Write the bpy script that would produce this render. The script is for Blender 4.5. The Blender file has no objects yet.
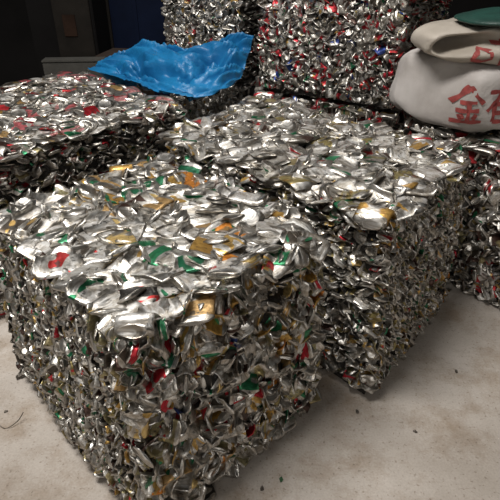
import bpy, bmesh, math, random
import numpy as np
from mathutils import Vector, Matrix, noise
from mathutils.bvhtree import BVHTree

# ------------------------------------------------------------------ camera, sky, light, exposure
scn = bpy.context.scene
COL = scn.collection
CAM_Z, PITCH, FPX = 1.33, 0.548, 520.0
cam_d = bpy.data.cameras.new('camera')
cam_d.sensor_fit = 'HORIZONTAL'; cam_d.sensor_width = 36.0
cam_d.lens = 36.0 * FPX / 500.0
cam_d.clip_start = 0.02
cam = bpy.data.objects.new('camera', cam_d)
cam.location = (0, 0, CAM_Z)
cam.rotation_euler = (math.pi / 2 - PITCH, 0, 0)
COL.objects.link(cam)
scn.camera = cam

world = bpy.data.worlds.new('overcast_sky'); scn.world = world
world.use_nodes = True
bg = world.node_tree.nodes['Background']
bg.inputs['Color'].default_value = (1.0, 0.965, 0.92, 1)
bg.inputs['Strength'].default_value = 0.07

def area(name, loc, target, sx, sy, power, col):
    l = bpy.data.lights.new(name, 'AREA'); l.shape = 'RECTANGLE'
    l.size = sx; l.size_y = sy; l.energy = power; l.color = col
    o = bpy.data.objects.new(name, l); o.location = loc
    o.rotation_euler = (Vector(target) - Vector(loc)).to_track_quat('-Z', 'Y').to_euler()
    COL.objects.link(o)
    return o
# added frontal fill with no source built, and unseen roof lights over the bales
area('front_fill', (0.2, -2.4, 2.2), (0.0, 1.6, 0.4), 1.8, 1.4, 25, (1.0, 0.95, 0.89))
area('roof_light', (-1.05, 1.1, 3.8), (-1.0, 1.2, 0), 1.6, 0.8, 155, (1.0, 0.965, 0.92))
area('roof_light', (0.3, 3.0, 3.9), (0.3, 2.9, 0), 1.4, 0.5, 24, (1.0, 0.97, 0.93))

vs = scn.view_settings
vs.view_transform = 'Standard'; vs.look = 'None'; vs.exposure = 0.0; vs.gamma = 1.0
vs.use_curve_mapping = False

# ------------------------------------------------------------------ helpers
R = random.Random(7)

def tag(o, label=None, cat=None, group=None, kind=None):
    if label: o['label'] = label
    if cat: o['category'] = cat
    if group: o['group'] = group
    if kind: o['kind'] = kind
    return o

def empty(name, loc):
    o = bpy.data.objects.new(name, None); o.location = loc; o.empty_display_size = 0.1
    COL.objects.link(o); return o

def mesh_obj(name, verts, faces, mat, parent=None, smooth=False):
    me = bpy.data.meshes.new(name); me.from_pydata([tuple(v) for v in verts], [], faces); me.update()
    if smooth: me.polygons.foreach_set('use_smooth', [True] * len(me.polygons))
    if mat: me.materials.append(mat)
    o = bpy.data.objects.new(name, me); COL.objects.link(o)
    if parent:
        o.parent = parent
    return o

def bm_obj(name, bm, mat, parent=None, smooth=False):
    me = bpy.data.meshes.new(name); bm.to_mesh(me); bm.free()
    if smooth: me.polygons.foreach_set('use_smooth', [True] * len(me.polygons))
    if mat: me.materials.append(mat)
    o = bpy.data.objects.new(name, me); COL.objects.link(o)
    if parent: o.parent = parent
    return o

def add_box(bm, lo, hi, bevel=0.0):
    r = bmesh.ops.create_cube(bm, size=1.0)
    c = [(a + b) / 2 for a, b in zip(lo, hi)]; s = [b - a for a, b in zip(lo, hi)]
    for v in r['verts']:
        v.co = Vector((v.co.x * s[0] + c[0], v.co.y * s[1] + c[1], v.co.z * s[2] + c[2]))
    if bevel:
        es = list({e for v in r['verts'] for e in v.link_edges})
        bmesh.ops.bevel(bm, geom=es, offset=bevel, segments=2, affect='EDGES')

class NT:
    def __init__(self, name):
        self.m = bpy.data.materials.new(name); self.m.use_nodes = True
        self.t = self.m.node_tree; self.b = self.t.nodes['Principled BSDF']
    def n(self, typ, **kw):
        nd = self.t.nodes.new(typ)
        for k, v in kw.items():
            if k in nd.inputs: nd.inputs[k].default_value = v
            else: setattr(nd, k, v)
        return nd
    def l(self, a, b): self.t.links.new(a, b)
    def noise(self, vec, scale, detail=3, rough=0.55, dim='3D'):
        nd = self.n('ShaderNodeTexNoise'); nd.noise_dimensions = dim
        nd.inputs['Scale'].default_value = scale; nd.inputs['Detail'].default_value = detail
        nd.inputs['Roughness'].default_value = rough
        if vec is not None: self.l(vec, nd.inputs['Vector'])
        return nd.outputs['Fac']
    def ramp(self, fac, stops):
        nd = self.n('ShaderNodeValToRGB'); e = nd.color_ramp.elements
        while len(e) < len(stops): e.new(0.5)
        for i, (p, c) in enumerate(stops):
            e[i].position = p; e[i].color = (c, c, c, 1) if isinstance(c, float) else (*c, 1)
        self.l(fac, nd.inputs['Fac']); return nd.outputs['Color']
    def mix(self, fac, a, b, mode='MIX'):
        nd = self.n('ShaderNodeMix'); nd.data_type = 'RGBA'; nd.blend_type = mode
        ins = [nd.inputs[0], nd.inputs[6], nd.inputs[7]]
        for s, v in zip(ins, (fac, a, b)):
            if isinstance(v, (int, float)): s.default_value = v
            elif isinstance(v, tuple): s.default_value = (*v, 1) if len(v) == 3 else v
            else: self.l(v, s)
        return nd.outputs[2]
    def math(self, op, a, b=0.0):
        nd = self.n('ShaderNodeMath', operation=op)
        for s, v in zip(nd.inputs, (a, b)):
            if isinstance(v, (int, float)): s.default_value = v
            else: self.l(v, s)
        return nd.outputs[0]
    def bump(self, h, strength, dist):
        nd = self.n('ShaderNodeBump'); nd.inputs['Strength'].default_value = strength
        nd.inputs['Distance'].default_value = dist
        self.l(h, nd.inputs['Height']); self.l(nd.outputs[0], self.b.inputs['Normal'])

def simple_mat(name, col, rough=0.7, metal=0.0, nscale=8.0, var=0.35, bump=0.2):
    k = NT(name); tc = k.n('ShaderNodeTexCoord').outputs['Object']
    f = k.noise(tc, nscale, 5, 0.6)
    a = tuple(c * (1 - var) for c in col); b = tuple(min(1, c * (1 + var)) for c in col)
    k.l(k.ramp(f, [(0.3, a), (0.7, b)]), k.b.inputs['Base Color'])
    k.b.inputs['Roughness'].default_value = rough; k.b.inputs['Metallic'].default_value = metal
    if bump: k.bump(k.noise(tc, nscale * 6, 3), bump, 0.01)
    return k.m

# ------------------------------------------------------------------ materials
def can_material(name, from_object):
    k = NT(name)
    if from_object:
        nd = k.n('ShaderNodeObjectInfo'); col, alpha = nd.outputs['Color'], nd.outputs['Alpha']
    else:
        nd = k.n('ShaderNodeAttribute', attribute_name='can_col'); col, alpha = nd.outputs['Color'], nd.outputs['Alpha']
    uv = k.n('ShaderNodeUVMap', uv_map='UVMap').outputs['UV']
    rnd = k.n('ShaderNodeCombineXYZ')
    k.l(k.math('MULTIPLY', alpha, 37.0), rnd.inputs['Z'])
    k.l(k.math('MULTIPLY', alpha, 11.0), rnd.inputs['X'])
    add = k.n('ShaderNodeVectorMath', operation='ADD'); k.l(uv, add.inputs[0]); k.l(rnd.outputs[0], add.inputs[1])
    vec = add.outputs[0]
    sep = k.n('ShaderNodeSeparateXYZ'); k.l(uv, sep.inputs[0])
    v = sep.outputs['Y']
    # printed sleeve only, the two ends stay bare metal
    body = k.math('MULTIPLY', k.math('GREATER_THAN', v, 0.16), k.math('LESS_THAN', v, 0.80))
    big = k.ramp(k.noise(vec, 2.6, 1.5, 0.5), [(0.42, 0.0), (0.45, 1.0)])
    prt = k.math('MULTIPLY', big, body)
    silver = k.ramp(k.noise(vec, 5.0, 2), [(0.3, (0.50, 0.485, 0.455)), (0.7, (0.74, 0.73, 0.705))])
    c = k.mix(prt, silver, col)
    # emblem patches in a second ink
    acc = k.ramp(k.math('FRACT', k.math('MULTIPLY', alpha, 7.3)), [(0.0, (0.03, 0.21, 0.10)), (0.26, (0.50, 0.33, 0.11)), (0.54, (0.80, 0.79, 0.76)), (0.84, (0.60, 0.06, 0.06)), (0.93, (0.16, 0.15, 0.14))])
    acc_nd = acc.node; acc_nd.color_ramp.interpolation = 'CONSTANT'
    am = k.ramp(k.noise(vec, 3.4, 1.0, 0.5, '3D'), [(0.605, 0.0), (0.62, 1.0)])
    c = k.mix(k.math('MULTIPLY', k.math('MULTIPLY', am, body), k.math('GREATER_THAN', k.math('FRACT', k.math('MULTIPLY', alpha, 3.1)), 0.5)), c, acc)
    # small print marks
    st = k.n('ShaderNodeMapping'); st.inputs['Scale'].default_value = (26, 7, 1); k.l(vec, st.inputs['Vector'])
    marks = k.ramp(k.noise(st.outputs[0], 1.0, 1), [(0.60, 0.0), (0.63, 1.0)])
    zone = k.ramp(k.noise(vec, 4.3, 0), [(0.55, 0.0), (0.58, 1.0)])
    mk = k.math('MULTIPLY', k.math('MULTIPLY', marks, zone), body)
    c = k.mix(k.math('MULTIPLY', mk, 0.75), c, (0.10, 0.10, 0.095))
    # grime
    dirt = k.ramp(k.noise(vec, 7.0, 4, 0.7), [(0.40, (0.36, 0.30, 0.22)), (0.60, (1.0, 1.0, 1.0))])
    c = k.mix(0.70, c, dirt, 'MULTIPLY')
    k.l(c, k.b.inputs['Base Color'])
    k.l(k.ramp(prt, [(0.0, 0.97), (1.0, 0.62)]), k.b.inputs['Metallic'])
    k.l(k.ramp(k.noise(vec, 6.0, 3), [(0.3, 0.27), (0.75, 0.52)]), k.b.inputs['Roughness'])
    m2 = k.n('ShaderNodeMapping'); m2.inputs['Scale'].default_value = (3.2, 2.0, 1); k.l(vec, m2.inputs['Vector'])
    k.bump(k.noise(m2.outputs[0], 2.2, 3, 0.6), 0.14, 0.02)
    return k.m
M_CAN = can_material('printed_aluminium', True)
M_CANS = can_material('printed_aluminium_pressed', False)
M_CORE = simple_mat('packed_scrap_gap_shade', (0.05, 0.046, 0.042), 0.6, 0.6, 40, 0.6, 0.6)  # dark colour stands in for shade in the gaps between cans

# ------------------------------------------------------------------ crushed-can shapes
PROF = [(0.0, 0.55), (0.02, 0.78), (0.09, 1.0), (0.30, 1.0), (0.48, 1.0), (0.66, 1.0), (0.86, 1.0), (0.955, 0.83), (1.0, 0.80)]

def crushed_can(seed, kind, nu, rings):
    """returns verts (n,3), tris, uv per vertex.  length along X, thin direction Z"""
    r = random.Random(seed)
    L, rad = 0.116, 0.033
    prof = PROF if rings == 'hi' else [PROF[i] for i in (0, 1, 2, 4, 6, 7, 8)]
    P, UV, F = [], [], []
    def ring(x, ra, v):
        b = len(P)
        for i in range(nu):
            a = 2 * math.pi * i / nu
            P.append(Vector((x, ra * math.cos(a), ra * math.sin(a)))); UV.append((i / nu if i <= nu / 2 else 1 - i / nu, v))
        return b
    bases = []
    cen0 = len(P); P.append(Vector((0.006 - L / 2, 0, 0))); UV.append((0.5, 0.02))     # domed bottom
    for t, k in prof:
        bases.append(ring((t - 0.5) * L, rad * k, 0.03 + 0.94 * t))
    bases.append(ring(0.5 * L - 0.005, rad * 0.70, 0.97))                               # recessed lid
    cen1 = len(P); P.append(Vector((0.5 * L - 0.005, 0, 0))); UV.append((0.5, 0.99))
    for i in range(nu):
        j = (i + 1) % nu
        F.append((cen0, bases[0] + j, bases[0] + i)); F.append((cen1, bases[-1] + i, bases[-1] + j))
        for a, b in zip(bases, bases[1:]):
            F.append((a + i, a + j, b + j)); F.append((a + i, b + j, b + i))
    off = Vector((r.uniform(-50, 50), r.uniform(-50, 50), r.uniform(-50, 50)))
    out = []
    if kind == 'flat':
        sz = r.uniform(0.16, 0.34); tiltL = r.uniform(0.1, 1.1) * r.choice((1, 1, 1, -1)); tiltB = r.uniform(0, 0.7) * r.choice((1, 1, -1))
        skew = r.uniform(-0.35, 0.35); x0 = 0.036; xb = -0.038; bend = r.uniform(-0.35, 0.35)
    elif kind == 'edge':
        sz = r.uniform(0.13, 0.24); tiltL = r.uniform(0.3, 1.5) * r.choice((1, -1)); tiltB = r.uniform(0, 1.4) * r.choice((1, -1))
        skew = r.uniform(-0.5, 0.5); x0 = 0.030; xb = -0.030; bend = r.uniform(-1.0, 1.0)
    elif kind == 'bent':
        sz = r.uniform(0.3, 0.5); tiltL = r.uniform(0.2, 1.2); tiltB = r.uniform(0, 0.6)
        skew = r.uniform(-0.5, 0.5); x0 = 0.034; xb = -0.036; bend = r.choice((-1, 1)) * r.uniform(1.0, 1.9)
    for p in P:
        q = p.copy()
        if kind == 'puck':
            k = r_len = 0.30
            w = math.sin((q.x / L) * 22 + math.atan2(q.z, q.y) * 2 + seed)
            q.x *= k
            q.y *= 1.08 + 0.10 * w; q.z *= 1.08 + 0.10 * w
            q.x += 0.35 * q.y * math.sin(seed) + 0.25 * q.z * math.cos(seed * 2.1)
            q = Vector((q.z, q.y, q.x))          # lid up
        else:
            q.z *= sz; q.y *= 1.36 - 0.25 * abs(q.x / L) ** 2
            q.y += skew * q.x * 0.5
            # one wall dished in
            if p.z > 0: q.z -= 0.45 * sz * rad * max(0, 1 - (q.x / 0.04) ** 2) * max(0, 1 - (q.y / 0.04) ** 2)
            # ends folded over
            if q.x > x0:
                d = q.x - x0; a = tiltL * min(1, d / 0.012)
                q = Vector((x0 + d * math.cos(a) - q.z * math.sin(a) * 1.2, q.y, q.z * math.cos(a) + d * math.sin(a) + 0.8 * abs(q.z) * 0))
            elif q.x < xb:
                d = xb - q.x; a = tiltB * min(1, d / 0.012)
                q = Vector((xb - d * math.cos(a) + q.z * math.sin(a), q.y, q.z * math.cos(a) + d * math.sin(a)))
            a = bend * max(-1, min(1, q.x / 0.03)) * 0.5
            q = Vector((q.x * math.cos(a), q.y, q.z + abs(q.x) * math.sin(abs(a)) * (1 if bend > 0 else -1)))
        nv = noise.noise_vector(q * 34 + off) * (0.0030 if kind == 'flat' else 0.0042) + noise.noise_vector(q * 70 + off) * 0.0010
        if kind == 'puck': nv *= 0.8
        out.append(q + nv)
    V = np.array([tuple(v) for v in out]); V -= V.mean(0)
    return V, np.array(F, dtype=np.int32), np.array(UV)

KINDS = {}
def make_kind(kind, count, nu, rings):
    L = []
    for i in range(count):
        V, F, UV = crushed_can(1000 * (len(KINDS) + 1) + i * 7 + 3, kind, nu, rings)
        L.append((V, F, UV))
    KINDS[(kind, rings)] = L
for kd, ct in (('flat', 18), ('edge', 12), ('bent', 8), ('puck', 8)):
    make_kind(kd, ct, 14, 'hi')
    make_kind(kd, ct, 10, 'lo')

def proto_mesh(V, F, UV, name='crushed_can'):
    me = bpy.data.meshes.new(name); me.from_pydata(V.tolist(), [], F.tolist())
    uvl = me.uv_layers.new(name='UVMap')
    uvl.data.foreach_set('uv', UV[F.ravel()].ravel())
    me.polygons.foreach_set('use_smooth', [True] * len(me.polygons))
    me.materials.append(M_CAN); me.update()
    return me
PROTO = {k: [proto_mesh(*p) for p in v] for k, v in KINDS.items() if k[1] == 'hi'}
# the same cans with the round lid as a piece of its own, for the two bales that stand closest
SPLIT = {}
for k_, v_ in KINDS.items():
    if k_[1] != 'hi': continue
    SPLIT[k_] = []
    for V, F, UV in v_:
        lid = (UV[F][:, :, 1] >= 0.9695).all(1)
        used = np.unique(F[lid]); remap = np.full(len(V), -1); remap[used] = np.arange(len(used))
        SPLIT[k_].append((proto_mesh(V, F[~lid], UV), proto_mesh(V[used], remap[F[lid]], UV[used], 'lid')))

# ------------------------------------------------------------------ bales
SILV = [(0.80, 0.79, 0.77), (0.70, 0.69, 0.67), (0.62, 0.61, 0.58)]
SILV_DIM = [(0.42, 0.40, 0.37), (0.34, 0.32, 0.29), (0.50, 0.48, 0.44)]  # dimmer silver, made to put side-face shade into the can colours
WHITE = [(0.86, 0.85, 0.82), (0.80, 0.79, 0.77)]
GOLD = [(0.62, 0.40, 0.12), (0.55, 0.36, 0.16), (0.70, 0.52, 0.22), (0.50, 0.30, 0.08)]
OLIVE = [(0.36, 0.30, 0.13), (0.30, 0.27, 0.15), (0.42, 0.36, 0.20)]
GREEN = [(0.03, 0.20, 0.09), (0.05, 0.26, 0.13), (0.02, 0.14, 0.07)]
RED = [(0.55, 0.03, 0.05), (0.62, 0.05, 0.06), (0.42, 0.02, 0.03)]
PINK = [(0.72, 0.32, 0.33), (0.66, 0.18, 0.20)]
BLUE = [(0.03, 0.06, 0.26), (0.05, 0.10, 0.34)]
DARK = [(0.035, 0.032, 0.03), (0.09, 0.075, 0.06), (0.08, 0.045, 0.035)]
ORNG = [(0.72, 0.28, 0.05)]

def palette(rng, pal):
    x = rng.random() * sum(w for w, _ in pal)
    for w, g in pal:
        x -= w
        if x <= 0: return rng.choice(g)
    return pal[0][1][0]

def cam_view(p):
    c, s = math.cos(PITCH), math.sin(PITCH)
    z = p[2] - CAM_Z
    d = p[1] * c - z * s; u = p[1] * s + z * c
    return 250 + FPX * p[0] / d, 250 - FPX * u / d, d

HEIGHT = {}
def bale(label, top, bot, h, pal, styles, z0=0.0, seed=1, rings='hi', size=1.0, parts=300, face_pal=None, cap=False, group='bales of pressed drink cans'):
    """top/bot: four plan corners near,right,back,left; built from real can shapes on every side"""
    rng = random.Random(seed)
    T = [Vector((x, y, z0 + h)) for x, y in top]; B = [Vector((x, y, z0)) for x, y in bot]
    cen = sum(B, Vector()) / 4
    root = empty('can_bale', cen)
    tag(root, label, 'bale', group)
    # core of packed metal behind the cans, coloured dark to shade the gaps
    ins = 0.034
    core = []
    for ring, zz in ((B, 0.004), (T, -ins - 0.006)):
        m = sum(ring, Vector()) / 4
        for p in ring:
            d = (m - p); q = p + d.normalized() * ins * 1.42
            core.append(Vector((q.x, q.y, p.z + zz)) - cen)
    mesh_obj('core', core, [(3, 2, 1, 0), (4, 5, 6, 7), (0, 1, 5, 4), (1, 2, 6, 5), (2, 3, 7, 6), (3, 0, 4, 7)], M_CORE, root)
    faces = {'front': (B[0], B[1], T[1], T[0]), 'right': (B[1], B[2], T[2], T[1]), 'back': (B[2], B[3], T[3], T[2]),
             'left': (B[3], B[0], T[0], T[3]), 'top': (T[0], T[1], T[2], T[3])}
    items = []
    off = Vector((seed * 3.7, seed * 1.3, 0))
    for fn, (a, b, c, d) in faces.items():
        st = styles.get(fn)
        if st is None: continue
        mode, sp = st
        n = ((b - a).cross(d - a)).normalized()
        lu = ((b - a).length + (c - d).length) / 2; lv = ((d - a).length + (c - b).length) / 2
        nu, nv = max(2, int(lu / sp)), max(2, int(lv / sp))
        for i in range(nu):
            for j in range(nv):
                u = (i + 0.5 + rng.uniform(-0.45, 0.45)) / nu; v = (j + 0.5 + rng.uniform(-0.45, 0.45)) / nv
                mu = 0.022 / lu; mv = 0.022 / lv
                u = mu + u * (1 - 2 * mu); v = mv + v * (1 - 2 * mv)
                if fn != 'top': v = max(v, 0.038 / lv)
                p = a * (1 - u) * (1 - v) + b * u * (1 - v) + c * u * v + d * (1 - u) * v
                tu = ((b - a) * (1 - v) + (c - d) * v).normalized(); tv = n.cross(tu).normalized()
                x = rng.random(); sc = size * rng.uniform(0.78, 1.06)
                if mode == 'lid':      # platen side: broad sides outwards
                    kd = 'flat' if x < 0.84 else ('puck' if x < 0.95 else 'bent')
                    zax = (n + tu * rng.gauss(0, 0.13) + tv * rng.gauss(0, 0.13)).normalized(); dep = 0.012; sc *= 1.10
                elif mode == 'strip':  # folded edges outwards, standing on end
                    kd = 'edge' if x < 0.82 else ('bent' if x < 0.92 else 'puck')
                    zax = (tu + tv * rng.gauss(0.40, 0.28) + n * rng.gauss(0, 0.28)).normalized(); dep = 0.022; sc *= 0.54
                elif mode == 'layer':  # folded edges outwards, lying
                    kd = 'edge' if x < 0.75 else ('bent' if x < 0.9 else 'puck')
                    zax = (tv + tu * rng.gauss(0, 0.45) + n * rng.gauss(0, 0.40)).normalized(); dep = 0.024; sc *= 0.60
                else:                  # mixed
                    kd = 'flat' if x < 0.38 else ('edge' if x < 0.66 else ('bent' if x < 0.86 else 'puck'))
                    zax = (n * rng.uniform(0.25, 1.2) + tu * rng.gauss(0.25, 0.6) + tv * rng.gauss(0.2, 0.6)).normalized(); dep = 0.020; sc *= 0.72
                ref = Vector((rng.gauss(0, 1), rng.gauss(0, 1), rng.gauss(0, 1)))
                if mode == 'strip' and rng.random() < 0.7: ref = tv + n * rng.gauss(0, 0.5)
                xax = (ref - zax * ref.dot(zax)).normalized(); yax = zax.cross(xax)
                lf = noise.noise(p * 5 + off) * 0.013 + rng.uniform(-0.012, 0.006)
                pos = p + n * (lf - dep)
                fp = (face_pal or {}).get(fn, pal)
                col = palette(rng, fp); 
                zone = noise.noise(p * 7 + off * 2)
                Mx = Matrix((xax * sc, yax * sc, zax * sc)).transposed()
                gi = rng.randrange(len(KINDS[(kd, 'hi')]))
                px, py, dd = cam_view(pos)
                facing = max(0.0, n.dot((Vector((0, 0, CAM_Z)) - pos).normalized()))
                score = facing * (sc / max(dd, 0.2)) ** 2 * (1 if kd in ('flat', 'puck') else 0.6)
                if not (-15 < px < 515 and -15 < py < 515): score *= 0.001
                items.append((score, kd, gi, Mx, pos, col, rng.random(), fn))
    HEIGHT[seed] = hg = {}
    items.sort(key=lambda t: -t[0])
    # lowest point of every can stays on the ground the bale stands on
    fixed = []
    for it in items:
        V = KINDS[(it[1], rings)][it[2]][0]
        lowz = min((V @ np.array(it[3]).T)[:, 2]) + it[4].z
        if lowz < z0 + 0.001: it = it[:4] + (it[4] + Vector((0, 0, z0 + 0.001 - lowz)),) + it[5:]
        if cap:
            hz = max((V @ np.array(it[3]).T)[:, 2]) + it[4].z
            if hz > z0 + h: it = it[:4] + (it[4] - Vector((0, 0, hz - z0 - h)),) + it[5:]
        if it[7] == 'top':
            W = V @ np.array(it[3]).T + np.array(it[4])
            for x, y, z in W:
                kx = (int(x // 0.03), int(y // 0.03)); hg[kx] = max(hg.get(kx, 0), z)
        fixed.append(it)
    for it in fixed[:parts]:
        split = rings == 'hi'
        body_me, lid_me = SPLIT[(it[1], 'hi')][it[2]] if split else (PROTO[(it[1], 'hi')][it[2]], None)
        o = bpy.data.objects.new('crushed_can', body_me)
        o.matrix_basis = Matrix.Translation(it[4] - cen) @ it[3].to_4x4()
        o.color = (*it[5], it[6]); COL.objects.link(o); o.parent = root
        if split:
            q = bpy.data.objects.new('lid', lid_me); q.color = o.color; COL.objects.link(q); q.parent = o
    rest = fixed[parts:]
    if rest:
        VV, FF, UU, CC = [], [], [], []; base = 0
        for it in rest:
            V, F, UV = KINDS[(it[1], rings)][it[2]]
            VV.append(V @ np.array(it[3]).T + np.array(it[4] - cen)); FF.append(F + base); base += len(V)
            UU.append(UV[F.ravel()]); CC.append(np.tile(np.array([*it[5], it[6]]), (len(V), 1)))
        VV = np.concatenate(VV); FF = np.concatenate(FF); UU = np.concatenate(UU); CC = np.concatenate(CC)
        me = bpy.data.meshes.new('pressed_cans')
        me.vertices.add(len(VV)); me.vertices.foreach_set('co', VV.ravel())
        me.loops.add(FF.size); me.loops.foreach_set('vertex_index', FF.ravel())
        me.polygons.add(len(FF)); me.polygons.foreach_set('loop_start', np.arange(0, FF.size, 3, dtype=np.int32))
        me.update(calc_edges=True)
        me.polygons.foreach_set('use_smooth', np.ones(len(FF), dtype=bool))
        me.uv_layers.new(name='UVMap').data.foreach_set('uv', UU.ravel())
        ca = me.color_attributes.new('can_col', 'FLOAT_COLOR', 'POINT'); ca.data.foreach_set('color', CC.ravel())
        me.materials.append(M_CANS)
        o = bpy.data.objects.new('pressed_cans', me); COL.objects.link(o); o.parent = root
        o['kind'] = 'stuff'
    return root

# ------------------------------------------------------------------ the setting
def concrete():
    k = NT('concrete'); tc = k.n('ShaderNodeTexCoord').outputs['Object']
    c = k.ramp(k.noise(tc, 1.7, 6, 0.62), [(0.30, (0.34, 0.295, 0.25)), (0.70, (0.60, 0.55, 0.50))])
    st = k.ramp(k.noise(tc, 5.0, 5, 0.7), [(0.34, (0.62, 0.53, 0.43)), (0.54, (1.0, 1.0, 1.0))])
    c = k.mix(0.75, c, st, 'MULTIPLY')
    sp = k.ramp(k.noise(tc, 90.0, 2, 0.5), [(0.30, (0.42, 0.36, 0.30)), (0.38, (1.0, 1.0, 1.0))])
    c = k.mix(0.55, c, sp, 'MULTIPLY')
    fn = k.ramp(k.noise(tc, 160.0, 2), [(0.3, (0.86, 0.86, 0.86)), (0.7, (1.0, 1.0, 1.0))])
    c = k.mix(1.0, c, fn, 'MULTIPLY')
    k.l(c, k.b.inputs['Base Color']); k.b.inputs['Roughness'].default_value = 0.72
    k.bump(k.noise(tc, 60.0, 4, 0.6), 0.25, 0.004)
    return k.m
M_CONC = concrete()
M_WALL = simple_mat('near_black_plaster', (0.008, 0.0075, 0.0075), 0.9, 0, 1.2, 0.4, 0.2)  # even near-black tone
M_ROOF = simple_mat('dark_roof_sheet', (0.06, 0.058, 0.055), 0.8, 0, 2, 0.2, 0)
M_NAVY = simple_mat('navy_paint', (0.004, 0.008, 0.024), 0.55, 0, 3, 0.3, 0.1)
M_POST = simple_mat('grey_brown_paint', (0.015, 0.013, 0.011), 0.8, 0, 4, 0.4, 0.1)
M_RUST = simple_mat('rust_brown', (0.022, 0.012, 0.008), 0.8, 0, 5, 0.5, 0.1)
for m_ in (M_WALL, M_NAVY, M_POST, M_RUST): m_.node_tree.nodes['Principled BSDF'].inputs['Specular IOR Level'].default_value = 0.12
M_BOX = simple_mat('grey_fibreboard', (0.05, 0.048, 0.042), 0.85, 0, 9, 0.25, 0.2)
M_CARD = simple_mat('brown_cardboard', (0.04, 0.024, 0.016), 0.9, 0, 9, 0.3, 0.2)

def slab(name, lo, hi, mat):
    bm = bmesh.new(); add_box(bm, lo, hi)
    return tag(bm_obj(name, bm, mat), kind='structure')
slab('floor', (-4.6, -2.6, -0.12), (3.2, 5.2, 0.0), M_CONC)
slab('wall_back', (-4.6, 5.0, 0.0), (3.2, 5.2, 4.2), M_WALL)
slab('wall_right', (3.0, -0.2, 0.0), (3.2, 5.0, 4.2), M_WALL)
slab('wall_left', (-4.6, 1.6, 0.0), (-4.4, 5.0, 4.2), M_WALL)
slab('ceiling', (-4.6, 0.9, 4.2), (3.2, 5.2, 4.3), M_ROOF)
# navy door leaf with frame in the back wall
dr = empty('door_1', (-0.70, 4.98, 0)); tag(dr, 'dark navy sheet-metal door in the back wall', None, None, 'structure')
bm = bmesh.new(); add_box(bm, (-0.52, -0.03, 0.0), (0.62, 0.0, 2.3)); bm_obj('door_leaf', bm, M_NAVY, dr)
for x in (-0.30, 0.05, 0.40):
    bm = bmesh.new(); add_box(bm, (x - 0.015, -0.045, 0.02), (x + 0.015, -0.031, 2.28)); bm_obj('rib', bm, M_NAVY, dr)
for x in (-0.58, 0.62):
    bm = bmesh.new(); add_box(bm, (x, -0.06, 0.0), (x + 0.06, 0.0, 2.36)); bm_obj('door_frame', bm, M_POST, dr)
# ------------------------------------------------------------------ the bales
mixA = [(16, SILV), (26, SILV_DIM), (9, WHITE), (15, GOLD), (14, OLIVE), (6, GREEN), (5, RED), (2, BLUE), (16, DARK), (2, ORNG)]
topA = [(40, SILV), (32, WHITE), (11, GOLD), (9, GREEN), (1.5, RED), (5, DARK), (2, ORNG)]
leftA = [(8, SILV), (28, SILV_DIM), (32, DARK), (24, OLIVE), (4, GOLD), (2, GREEN), (1.5, RED)]  # dark weights put the left side's shade into its can colours
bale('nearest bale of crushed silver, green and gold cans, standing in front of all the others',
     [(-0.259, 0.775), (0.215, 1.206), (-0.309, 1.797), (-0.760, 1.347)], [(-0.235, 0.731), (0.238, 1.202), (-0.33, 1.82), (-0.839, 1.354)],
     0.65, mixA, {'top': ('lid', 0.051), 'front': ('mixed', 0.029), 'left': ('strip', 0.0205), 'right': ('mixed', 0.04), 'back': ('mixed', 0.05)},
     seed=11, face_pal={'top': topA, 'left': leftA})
topB = [(40, SILV), (16, SILV_DIM), (14, WHITE), (12, OLIVE), (7, GOLD), (5, GREEN), (4, RED), (8, DARK)]
mixB = [(12, SILV), (28, SILV_DIM), (8, WHITE), (20, OLIVE), (7, GOLD), (4, GREEN), (2.5, RED), (20, DARK), (1, ORNG)]
bale('bale of crushed cans to the right of the nearest bale, with a wide open top',
     [(0.375, 1.235), (0.822, 1.815), (0.05, 2.60), (-0.35, 2.00)], [(0.395, 1.192), (0.838, 1.76), (0.06, 2.58), (-0.34, 1.98)],
     0.655, mixB, {'top': ('lid', 0.051), 'front': ('strip', 0.0205), 'left': ('layer', 0.026), 'right': ('mixed', 0.045), 'back': ('mixed', 0.05)},
     seed=23, face_pal={'top': topB})
mixC = [(22, SILV), (40, WHITE), (17, PINK), (10, RED), (7, GOLD), (1, GREEN), (6, DARK)]
frontC = [(36, SILV_DIM), (30, DARK), (14, OLIVE), (9, RED)]
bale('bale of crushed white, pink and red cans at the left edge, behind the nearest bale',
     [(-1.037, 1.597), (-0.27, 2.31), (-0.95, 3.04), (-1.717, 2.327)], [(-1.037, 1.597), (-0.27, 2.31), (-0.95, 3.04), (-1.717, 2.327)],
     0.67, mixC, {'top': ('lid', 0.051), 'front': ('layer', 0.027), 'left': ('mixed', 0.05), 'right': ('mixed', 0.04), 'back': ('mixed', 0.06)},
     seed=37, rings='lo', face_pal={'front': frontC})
mixD1 = [(34, SILV), (26, SILV_DIM), (14, WHITE), (14, DARK), (4, GOLD), (3, RED), (3, OLIVE)]
mixD2 = [(20, SILV), (28, SILV_DIM), (8, WHITE), (16, DARK), (34, RED), (3, BLUE), (3, OLIVE)]
def quad(a, b, dep):
    a, b = Vector(a), Vector(b); d = (b - a).normalized(); n = Vector((-d.y, d.x)) * dep
    return [tuple(a), tuple(b), tuple(b + n), tuple(a + n)]
qD1 = quad((-0.56, 3.54), (-0.05, 3.185), 0.72)
qD2 = quad((0.03, 3.09), (0.745, 2.615), 0.72)
stD = {'top': ('lid', 0.06), 'front': ('mixed', 0.028), 'left': ('mixed', 0.045), 'right': ('layer', 0.033), 'back': ('mixed', 0.08)}
stL = {'top': ('lid', 0.08), 'front': ('mixed', 0.032), 'left': ('mixed', 0.07), 'right': ('mixed', 0.06), 'back': ('mixed', 0.09)}
bale('lower bale of the tall silver stack, mostly hidden behind the blue tarpaulin', qD1, qD1, 0.54, mixD1, stL, seed=41, rings='lo', parts=120, cap=True)
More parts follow.
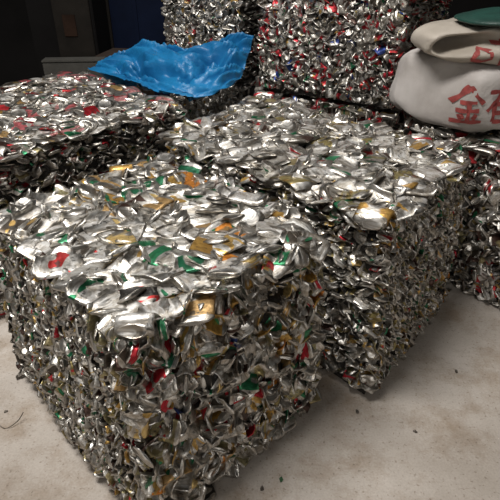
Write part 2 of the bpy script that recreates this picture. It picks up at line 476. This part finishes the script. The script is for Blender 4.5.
bale('upper bale of plain silver cans in the tall back stack, above the blue tarpaulin', qD1, qD1, 0.76, mixD1, stD, z0=0.55, seed=43, rings='lo', size=0.8)
bale('lower bale of the tall back stack with red cans, mostly hidden behind the wide-topped bale', qD2, qD2, 0.54, mixD2, stL, seed=47, rings='lo', parts=160, cap=True)
bale('upper bale with many red cans in the tall back stack, left of the white sack', qD2, qD2, 0.76, mixD2, stD, z0=0.55, seed=53, rings='lo', size=0.85)
mixE = [(22, SILV), (52, DARK), (14, OLIVE), (7, RED), (2, WHITE)]  # mostly dark inks, so this bale's shade is in its colours
qE = quad((0.635, 2.125), (1.29, 1.41), 0.76)
bale('shaded bale of cans, darkened in colour for the shade, at the right edge, under the white sack', qE, qE, 0.655, mixE,
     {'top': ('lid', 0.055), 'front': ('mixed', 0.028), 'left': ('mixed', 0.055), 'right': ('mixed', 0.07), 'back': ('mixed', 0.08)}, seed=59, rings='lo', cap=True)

# ------------------------------------------------------------------ blue tarpaulin
def tarp_mat():
    k = NT('blue_polythene'); tc = k.n('ShaderNodeTexCoord').outputs['Object']
    c = k.ramp(k.noise(tc, 6, 4), [(0.3, (0.007, 0.12, 0.30)), (0.7, (0.014, 0.20, 0.44))])
    k.l(c, k.b.inputs['Base Color']); k.b.inputs['Roughness'].default_value = 0.42
    k.bump(k.noise(tc, 22, 4, 0.6), 0.3, 0.02)
    return k.m
def img(px, py, y):
    """world point seen at a picture position, at ground distance y"""
    a, b = (px - 250) / FPX, (250 - py) / FPX
    c, s = math.cos(PITCH), math.sin(PITCH)
    t = y / (c + b * s)
    return Vector((t * a, y, CAM_Z + t * (-s + b * c)))
def spline(P, t):
    n = len(P) - 1; x = min(max(t * n, 0), n - 1e-6); i = int(x); f = x - i
    p0, p1, p2, p3 = P[max(i - 1, 0)], P[i], P[i + 1], P[min(i + 2, n)]
    return 0.5 * ((2 * p1) + (p2 - p0) * f + (2 * p0 - 5 * p1 + 4 * p2 - p3) * f * f + (3 * p1 - p0 - 3 * p2 + p3) * f ** 3)
front_edge = [img(88, 71, 3.02), img(112, 82, 2.86), img(145, 92, 2.64), img(180, 100, 2.48), img(212, 95, 2.54), img(234, 84, 2.74), img(242, 76, 2.84)]
mid_line = [img(96, 66, 3.12), img(122, 70, 3.00), img(152, 72, 2.90), img(184, 76, 2.80), img(214, 72, 2.84), img(236, 60, 2.92), img(249, 54, 2.98)]
crest = [img(98, 63, 3.20), img(128, 56, 3.22), img(158, 46, 3.22), img(186, 54, 3.14), img(210, 51, 3.10), img(238, 41, 3.06), img(254, 35, 3.02)]
back_edge = [Vector((p.x - 0.03, p.y + 0.03, p.z - (0.05 if i < 1 else 0.08 if i > 4 else 0.14))) for i, p in enumerate(crest)]
NU, NV = 130, 80
V = []
for j in range(NV + 1):
    v = j / NV
    for i in range(NU + 1):
        u = i / NU
        p = spline([spline(q, u) for q in (front_edge, mid_line, crest, back_edge)], v)
        q = Vector((u * 9, v * 4, 0))
        w = min(1, 5 * u * (1 - u) + 0.15) * (0.25 + min(1, 4 * v))
        wob = noise.noise(Vector((u * 3.0, v * 2.0, 1.7)))
        rg = abs(math.sin(12.0 * v + 4.0 * u + 4.0 * wob)) ** 0.6
        rg2 = 1 - abs(noise.noise(Vector((u * 3 - v * 2, v * 13 + u * 5, 8.1)))) * 2
        p = p + Vector((0, -0.6, 1)) * (w * 0.066 * (rg - 0.6) + w * 0.060 * (rg2 - 0.5) - w * 0.020 * abs(noise.noise(Vector((u * 15 + v * 6, v * 6 - u * 5, 2.2)))))
        kx, ky = int(p.x // 0.03), int(p.y // 0.03)                    # lies on the cans of the bale below
        lim = max([HEIGHT[37].get((kx + a, ky + b), 0) for a in (-2, -1, 0, 1, 2) for b in (-2, -1, 0, 1, 2)]) + 0.006
        p.z = max(p.z, lim)
        gap = (p.x + 0.56) * 0.571 + (p.y - 3.54) * 0.821 + 0.05      # stays clear of the stack behind
        if gap > 0: p -= Vector((0.571, 0.821, 0)) * gap
        V.append(p)
c0 = Vector((-0.45, 2.9, 0.60))
F = [(j * (NU + 1) + i, j * (NU + 1) + i + 1, (j + 1) * (NU + 1) + i + 1, (j + 1) * (NU + 1) + i) for j in range(NV) for i in range(NU)]
tarp = mesh_obj('tarpaulin', [p - c0 for p in V], F, tarp_mat(), smooth=True)
tarp.location = c0
md = tarp.modifiers.new('thickness', 'SOLIDIFY'); md.thickness = 0.002
tag(tarp, 'crumpled bright blue plastic tarpaulin lying against the tall back stack', 'tarpaulin')

# ------------------------------------------------------------------ woven sacks
def sack_mat(name, a, b):
    k = NT(name); tc = k.n('ShaderNodeTexCoord').outputs['Object']
    c = k.ramp(k.noise(tc, 4, 4), [(0.35, a), (0.7, b)])
    k.l(c, k.b.inputs['Base Color']); k.b.inputs['Roughness'].default_value = 0.6
    w = k.n('ShaderNodeTexBrick'); w.inputs['Scale'].default_value = 90; k.l(tc, w.inputs['Vector'])
    k.bump(k.math('ADD', k.math('MULTIPLY', w.outputs['Fac'], 0.15), k.noise(tc, 14, 4, 0.6)), 0.35, 0.02)
    return k.m
M_SACK = sack_mat('woven_white_plastic', (0.34, 0.31, 0.29), (0.56, 0.53, 0.51))
M_SACK2 = sack_mat('woven_cream_plastic', (0.34, 0.30, 0.25), (0.54, 0.49, 0.43))
M_RED = simple_mat('faded_red_ink', (0.26, 0.045, 0.04), 0.7, 0, 30, 0.35, 0)
M_GREENC = simple_mat('green_plastic_cloth', (0.008, 0.045, 0.034), 0.5, 0, 9, 0.4, 0.3)

def pillow(half, ex, ez, nu, nv, disp):
    """closed superellipsoid with creases"""
    def pw(x, e): return math.copysign(abs(x) ** e, x)
    V, F = [], []
    for j in range(1, nv):
        ph = -math.pi / 2 + math.pi * j / nv
        for i in range(nu):
            th = 2 * math.pi * i / nu
            p = Vector((half[0] * pw(math.cos(ph), ez) * pw(math.cos(th), ex), half[1] * pw(math.cos(ph), ez) * pw(math.sin(th), ex), half[2] * pw(math.sin(ph), ez)))
            V.append(disp(p))
    F = [((j) * nu + i, (j) * nu + (i + 1) % nu, (j + 1) * nu + (i + 1) % nu, (j + 1) * nu + i) for j in range(nv - 2) for i in range(nu)]
    b = len(V); V.append(disp(Vector((0, 0, -half[2])))); V.append(disp(Vector((0, 0, half[2]))))
    F += [(b, (i + 1) % nu, i) for i in range(nu)] + [(b + 1, (nv - 2) * nu + i, (nv - 2) * nu + (i + 1) % nu) for i in range(nu)]
    return V, F

def crease(p, s, amp):
    r = 1 - abs(noise.noise(Vector((p.x * 7, p.y * 5, p.z * 9)) + Vector((s, s * 2, 0)))) * 2.6
    r2 = 1 - abs(noise.noise(p * 13 + Vector((s * 3, 0, s)))) * 2
    d = Vector((p.x * 0.4, p.y, p.z)).normalized()
    return p + d * amp * ((r - 0.5) + 0.4 * (r2 - 0.5))

def rest_on(V, loc, rz, below, gap=0.014):
    # let the cloth settle on the sack underneath
    Vb, Fb, locb, rzb = below
    toW = Matrix.Translation(loc) @ Matrix.Rotation(rz, 4, 'Z'); toB = (Matrix.Translation(locb) @ Matrix.Rotation(rzb, 4, 'Z')).inverted()
    bvh = BVHTree.FromPolygons(Vb, Fb); out = []
    for v in V:
        q = toB @ (toW @ v)
        hit = bvh.ray_cast(Vector((q.x, q.y, 5.0)), Vector((0, 0, -1)))
        dz = max(0.0, hit[0].z + gap - q.z) if hit[0] else 0.0
        out.append(v + Vector((0, 0, dz)))
    return out

def sack(name, loc, rz, half, label, mat, disp, ex=0.55, ez=0.62, below=None):
    root = empty(name, loc); root.rotation_euler = (0, 0, rz)
    V, F = pillow(half, ex, ez, 72, 40, disp)
    lz = min(v.z for v in V); V = [Vector((v.x, v.y, v.z - lz)) for v in V]
    if below: V = rest_on(V, loc, rz, below)
    body = mesh_obj('sack_body', V, F, mat, root, True)
    tag(root, label, 'sack')
    return root, V, F

def ink(root, V, F, strokes, ox, oz, sx, sz, w, tilt=0.0):
    """brush strokes printed on the side that faces the aisle (local -y), each a ribbon lying on the cloth"""
    bvh = BVHTree.FromPolygons(V, F)
    vs_, fs = [], []
    ct, sn = math.cos(tilt), math.sin(tilt)
    for st in strokes:
        pts = [Vector(((x * sx) * ct - (z * sz) * sn + ox, 0, (x * sx) * sn + (z * sz) * ct + oz)) for x, z in st]
        dense = []
        for a, b in zip(pts, pts[1:]):
            m = max(2, int((b - a).length / 0.006))
            dense += [a.lerp(b, t / m) for t in range(m)]
        dense.append(pts[-1])
        prev = None
        for i, p in enumerate(dense):
            d = (dense[min(i + 1, len(dense) - 1)] - dense[max(i - 1, 0)]).normalized()
            s = Vector((-d.z, 0, d.x)) * w * (0.5 + 0.12 * math.sin(i * 0.7))
            row = []
            for q in (p - s, p, p + s):
                hit = bvh.ray_cast(Vector((q.x, -1.0, q.z)), Vector((0, 1, 0)))
                if hit[0] is None: row = None; break
                vs_.append(hit[0] + (hit[1] if hit[1].y < 0 else -hit[1]) * 0.0035); row.append(len(vs_) - 1)
            if row and prev:
                fs += [(prev[0], row[0], row[1], prev[1]), (prev[1], row[1], row[2], prev[2])]
            prev = row
    mesh_obj('lettering', vs_, fs, M_RED, root)

JIN = [[(0, 1), (-0.22, 0.74), (-0.5, 0.52)], [(0, 1), (0.22, 0.74), (0.5, 0.52)], [(-0.26, 0.55), (0.26, 0.55)], [(-0.36, 0.32), (0.36, 0.32)],
       [(0, 0.55), (0, 0.03)], [(-0.27, 0.22), (-0.17, 0.08)], [(0.27, 0.22), (0.17, 0.08)], [(-0.5, 0.0), (0.5, 0.0)]]
SHI = [[(-0.5, 0.85), (0.5, 0.85)], [(0.0, 1.05), (-0.2, 0.6), (-0.5, 0.3)], [(-0.25, 0.5), (-0.25, 0.0)], [(-0.25, 0.5), (0.4, 0.5)], [(0.4, 0.5), (0.4, 0.0)], [(-0.25, 0.25), (0.4, 0.25)], [(-0.25, 0.0), (0.4, 0.0)]]
def disp1(p):
    q = crease(p, 2.3, 0.015)
    if q.x < -0.27: q.y += (-0.27 - q.x) * 1.7 * max(0.0, (0.21 - q.y) / 0.42)          # slanting end
    if q.x < -0.2: q.x -= 0.05 * (0.5 - q.z / 0.25)                     # corner pulled out at the foot
    return q
s1, V1, F1 = sack('woven_sack', (1.10, 2.12, 0.662), 0.0, (0.45, 0.21, 0.132),
                  'white woven sack with large red characters, lying on the shaded bale at the right edge', M_SACK, disp1, 0.36, 0.34)
ink(s1, V1, F1, JIN, -0.285, 0.060, 0.10, 0.130, 0.014, 0.06)
ink(s1, V1, F1, SHI, -0.170, 0.066, 0.10, 0.130, 0.014, 0.06)
ztop1 = max(v.z for v in V1) + 0.662
def disp2(p):
    q = crease(p, 7.1, 0.014)
    if q.y < 0:     # gaping fold along the front
        g = math.exp(-((q.z - 0.005 - 0.20 * (q.x + 0.36)) / 0.024) ** 2) * max(0, min(1, (q.x + 0.44) / 0.06)) * max(0, min(1, (-0.20 - q.x) / 0.12))
        q = q + Vector((0, 0.20 * g, 0))
    return q
s2, V2, F2 = sack('woven_sack', (1.085, 2.12, ztop1 - 0.045), 0.06, (0.45, 0.21, 0.078),
                  'folded cream woven sack with a gaping fold, on top of the white sack', M_SACK2, disp2, 0.6, 0.75, (V1, F1, (1.10, 2.12, 0.662), 0.0))
BOXC = [[(-0.55, 0.0), (1.2, 0.0)], [(-0.45, 0.25), (-0.2, 0.62), (0.08, 0.55), (0.1, 0.3), (-0.15, 0.18), (-0.45, 0.25)], [(0.4, 1.0), (0.4, 0.0)], [(0.8, 0.9), (0.8, 0.0)], [(0.15, 0.85), (1.2, 0.85)], [(0.4, 0.45), (1.2, 0.45)]]
ink(s2, V2, F2, BOXC, -0.255, 0.030, 0.11, 0.085, 0.010, 0.06)
ztop2 = max(v.z for v in V2) + ztop1 - 0.045
Vg, Fg = pillow((0.36, 0.19, 0.026), 0.7, 0.9, 48, 20, lambda p: crease(p, 4.4, 0.014) + Vector((0, 0, -0.10 * p.x * p.x)))
lz = min(v.z for v in Vg)
gl = (1.12, 2.04, ztop2 - 0.024)
g = mesh_obj('green_cloth', rest_on([Vector((v.x, v.y, v.z - lz)) for v in Vg], gl, 0.0, (V2, F2, (1.085, 2.12, ztop1 - 0.045), 0.06)), Fg, M_GREENC, None, True)
g.location = gl; g.rotation_euler = (0, 0, 0.0)
tag(g, 'dark green plastic cloth folded on top of the cream sack', 'cloth')

# ------------------------------------------------------------------ things standing in the dark at the back
def box_thing(name, label, cat, loc, rz, half, h, mat, flap):
    root = empty(name, loc); root.rotation_euler = (0, 0, rz); tag(root, label, cat)
    bm = bmesh.new(); add_box(bm, (-half[0], -half[1], 0), (half[0], half[1], h), 0.006); bm_obj('body', bm, mat, root)
    bm = bmesh.new(); add_box(bm, (-half[0] * 1.02, -half[1] * 1.02, h), (half[0] * 1.02, half[1] * 1.02, h + flap), 0.004); bm_obj('lid', bm, mat, root)
    return root
box_thing('storage_box', 'dull grey box standing behind the bale with pink and red cans', 'box', (-1.17, 3.62, 0), 0.08, (0.20, 0.05), 0.60, M_BOX, 0.015)
box_thing('cardboard_box', 'brown cardboard box in the dark behind the blue tarpaulin', 'box', (-0.98, 4.25, 0), -0.2, (0.16, 0.16), 0.52, M_CARD, 0.015)
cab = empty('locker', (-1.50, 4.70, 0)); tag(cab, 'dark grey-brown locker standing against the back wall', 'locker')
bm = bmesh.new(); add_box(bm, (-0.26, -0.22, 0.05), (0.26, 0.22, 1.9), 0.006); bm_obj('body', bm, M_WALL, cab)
bm = bmesh.new(); add_box(bm, (-0.05, -0.245, 0.08), (0.24, -0.221, 1.88), 0.004); bm_obj('door', bm, M_POST, cab)
bm = bmesh.new(); add_box(bm, (0.02, -0.256, 0.62), (0.12, -0.246, 0.78), 0.002); bm_obj('notice_plate', bm, M_RUST, cab)
for sx in (-1, 1):
    for sy in (-1, 1):
        bm = bmesh.new(); add_box(bm, (sx * 0.22 - 0.02, sy * 0.18 - 0.02, 0), (sx * 0.22 + 0.02, sy * 0.18 + 0.02, 0.05)); bm_obj('foot', bm, M_POST, cab)

# ------------------------------------------------------------------ scraps on the concrete
M_SCRAP = simple_mat('dull_scrap_metal', (0.16, 0.14, 0.12), 0.5, 0.7, 30, 0.5, 0.3)
M_GRNS = simple_mat('green_scrap', (0.05, 0.13, 0.06), 0.6, 0.3, 30, 0.4, 0.2)
def scrap(x, y, r, mat, label, sd):
    rr = random.Random(sd); bm = bmesh.new()
    bmesh.ops.create_icosphere(bm, subdivisions=2, radius=r)
    for v in bm.verts:
        v.co = Vector((v.co.x * 1.3, v.co.y * 0.8, v.co.z * 0.45)) + noise.noise_vector(v.co * (1.1 / r) + Vector((sd, 0, 0))) * r * 0.55
    lz = min(v.co.z for v in bm.verts)
    for v in bm.verts: v.co.z -= lz
    o = bm_obj('metal_scrap', bm, mat); o.location = (x, y, 0.0003); o.rotation_euler = (0, 0, rr.uniform(0, 6))
    tag(o, label, 'scrap', 'scraps on the floor')
for i, (px, py, r, lab) in enumerate([
        (22, 376, .016, 'dark crumpled scrap at the left foot of the nearest bale'),
        (281, 480, .006, 'small green scrap on the floor in front of the nearest bale'),
        (6, 412, .005, 'tiny dark scrap on the pale floor at the left edge'),
        (262, 489, .006, 'tiny dark scrap on the floor at the bottom edge, near the front bale'),
        (357, 412, .006, 'tiny dark scrap at the foot of the bale behind the nearest one, in the gap'),
        (456, 372, .006, 'lone dark scrap on the bare floor at the right, below the shaded bale'),
        (415, 432, .005, 'tiny dark scrap in the middle of the open floor at lower right')]):
    a, b = (px - 250) / FPX, (250 - py) / FPX; c, s = math.cos(PITCH), math.sin(PITCH)
    t = -CAM_Z / (-s + b * c)
    scrap(t * a, t * (c + b * s), r, M_GRNS if i == 1 else M_SCRAP, lab, i + 3)
# loose tie wire beside the nearest bale
wp = [Vector((-0.82, 1.14, 0.003)), Vector((-0.77, 1.10, 0.003)), Vector((-0.735, 1.12, 0.012)), Vector((-0.72, 1.14, 0.03))]
bm = bmesh.new(); prev = None
for i in range(13):
    p = spline(wp, i / 12); ringv = [bm.verts.new(p + Vector((0.0018 * math.cos(k * 1.2566), 0, 0.0018 * math.sin(k * 1.2566)))) for k in range(5)]
    if prev:
        for k in range(5): bm.faces.new((prev[k], prev[(k + 1) % 5], ringv[(k + 1) % 5], ringv[k]))
    prev = ringv
w = bm_obj('tie_wire', bm, M_SCRAP); tag(w, 'thin bent tie wire on the floor left of the nearest bale', 'wire')
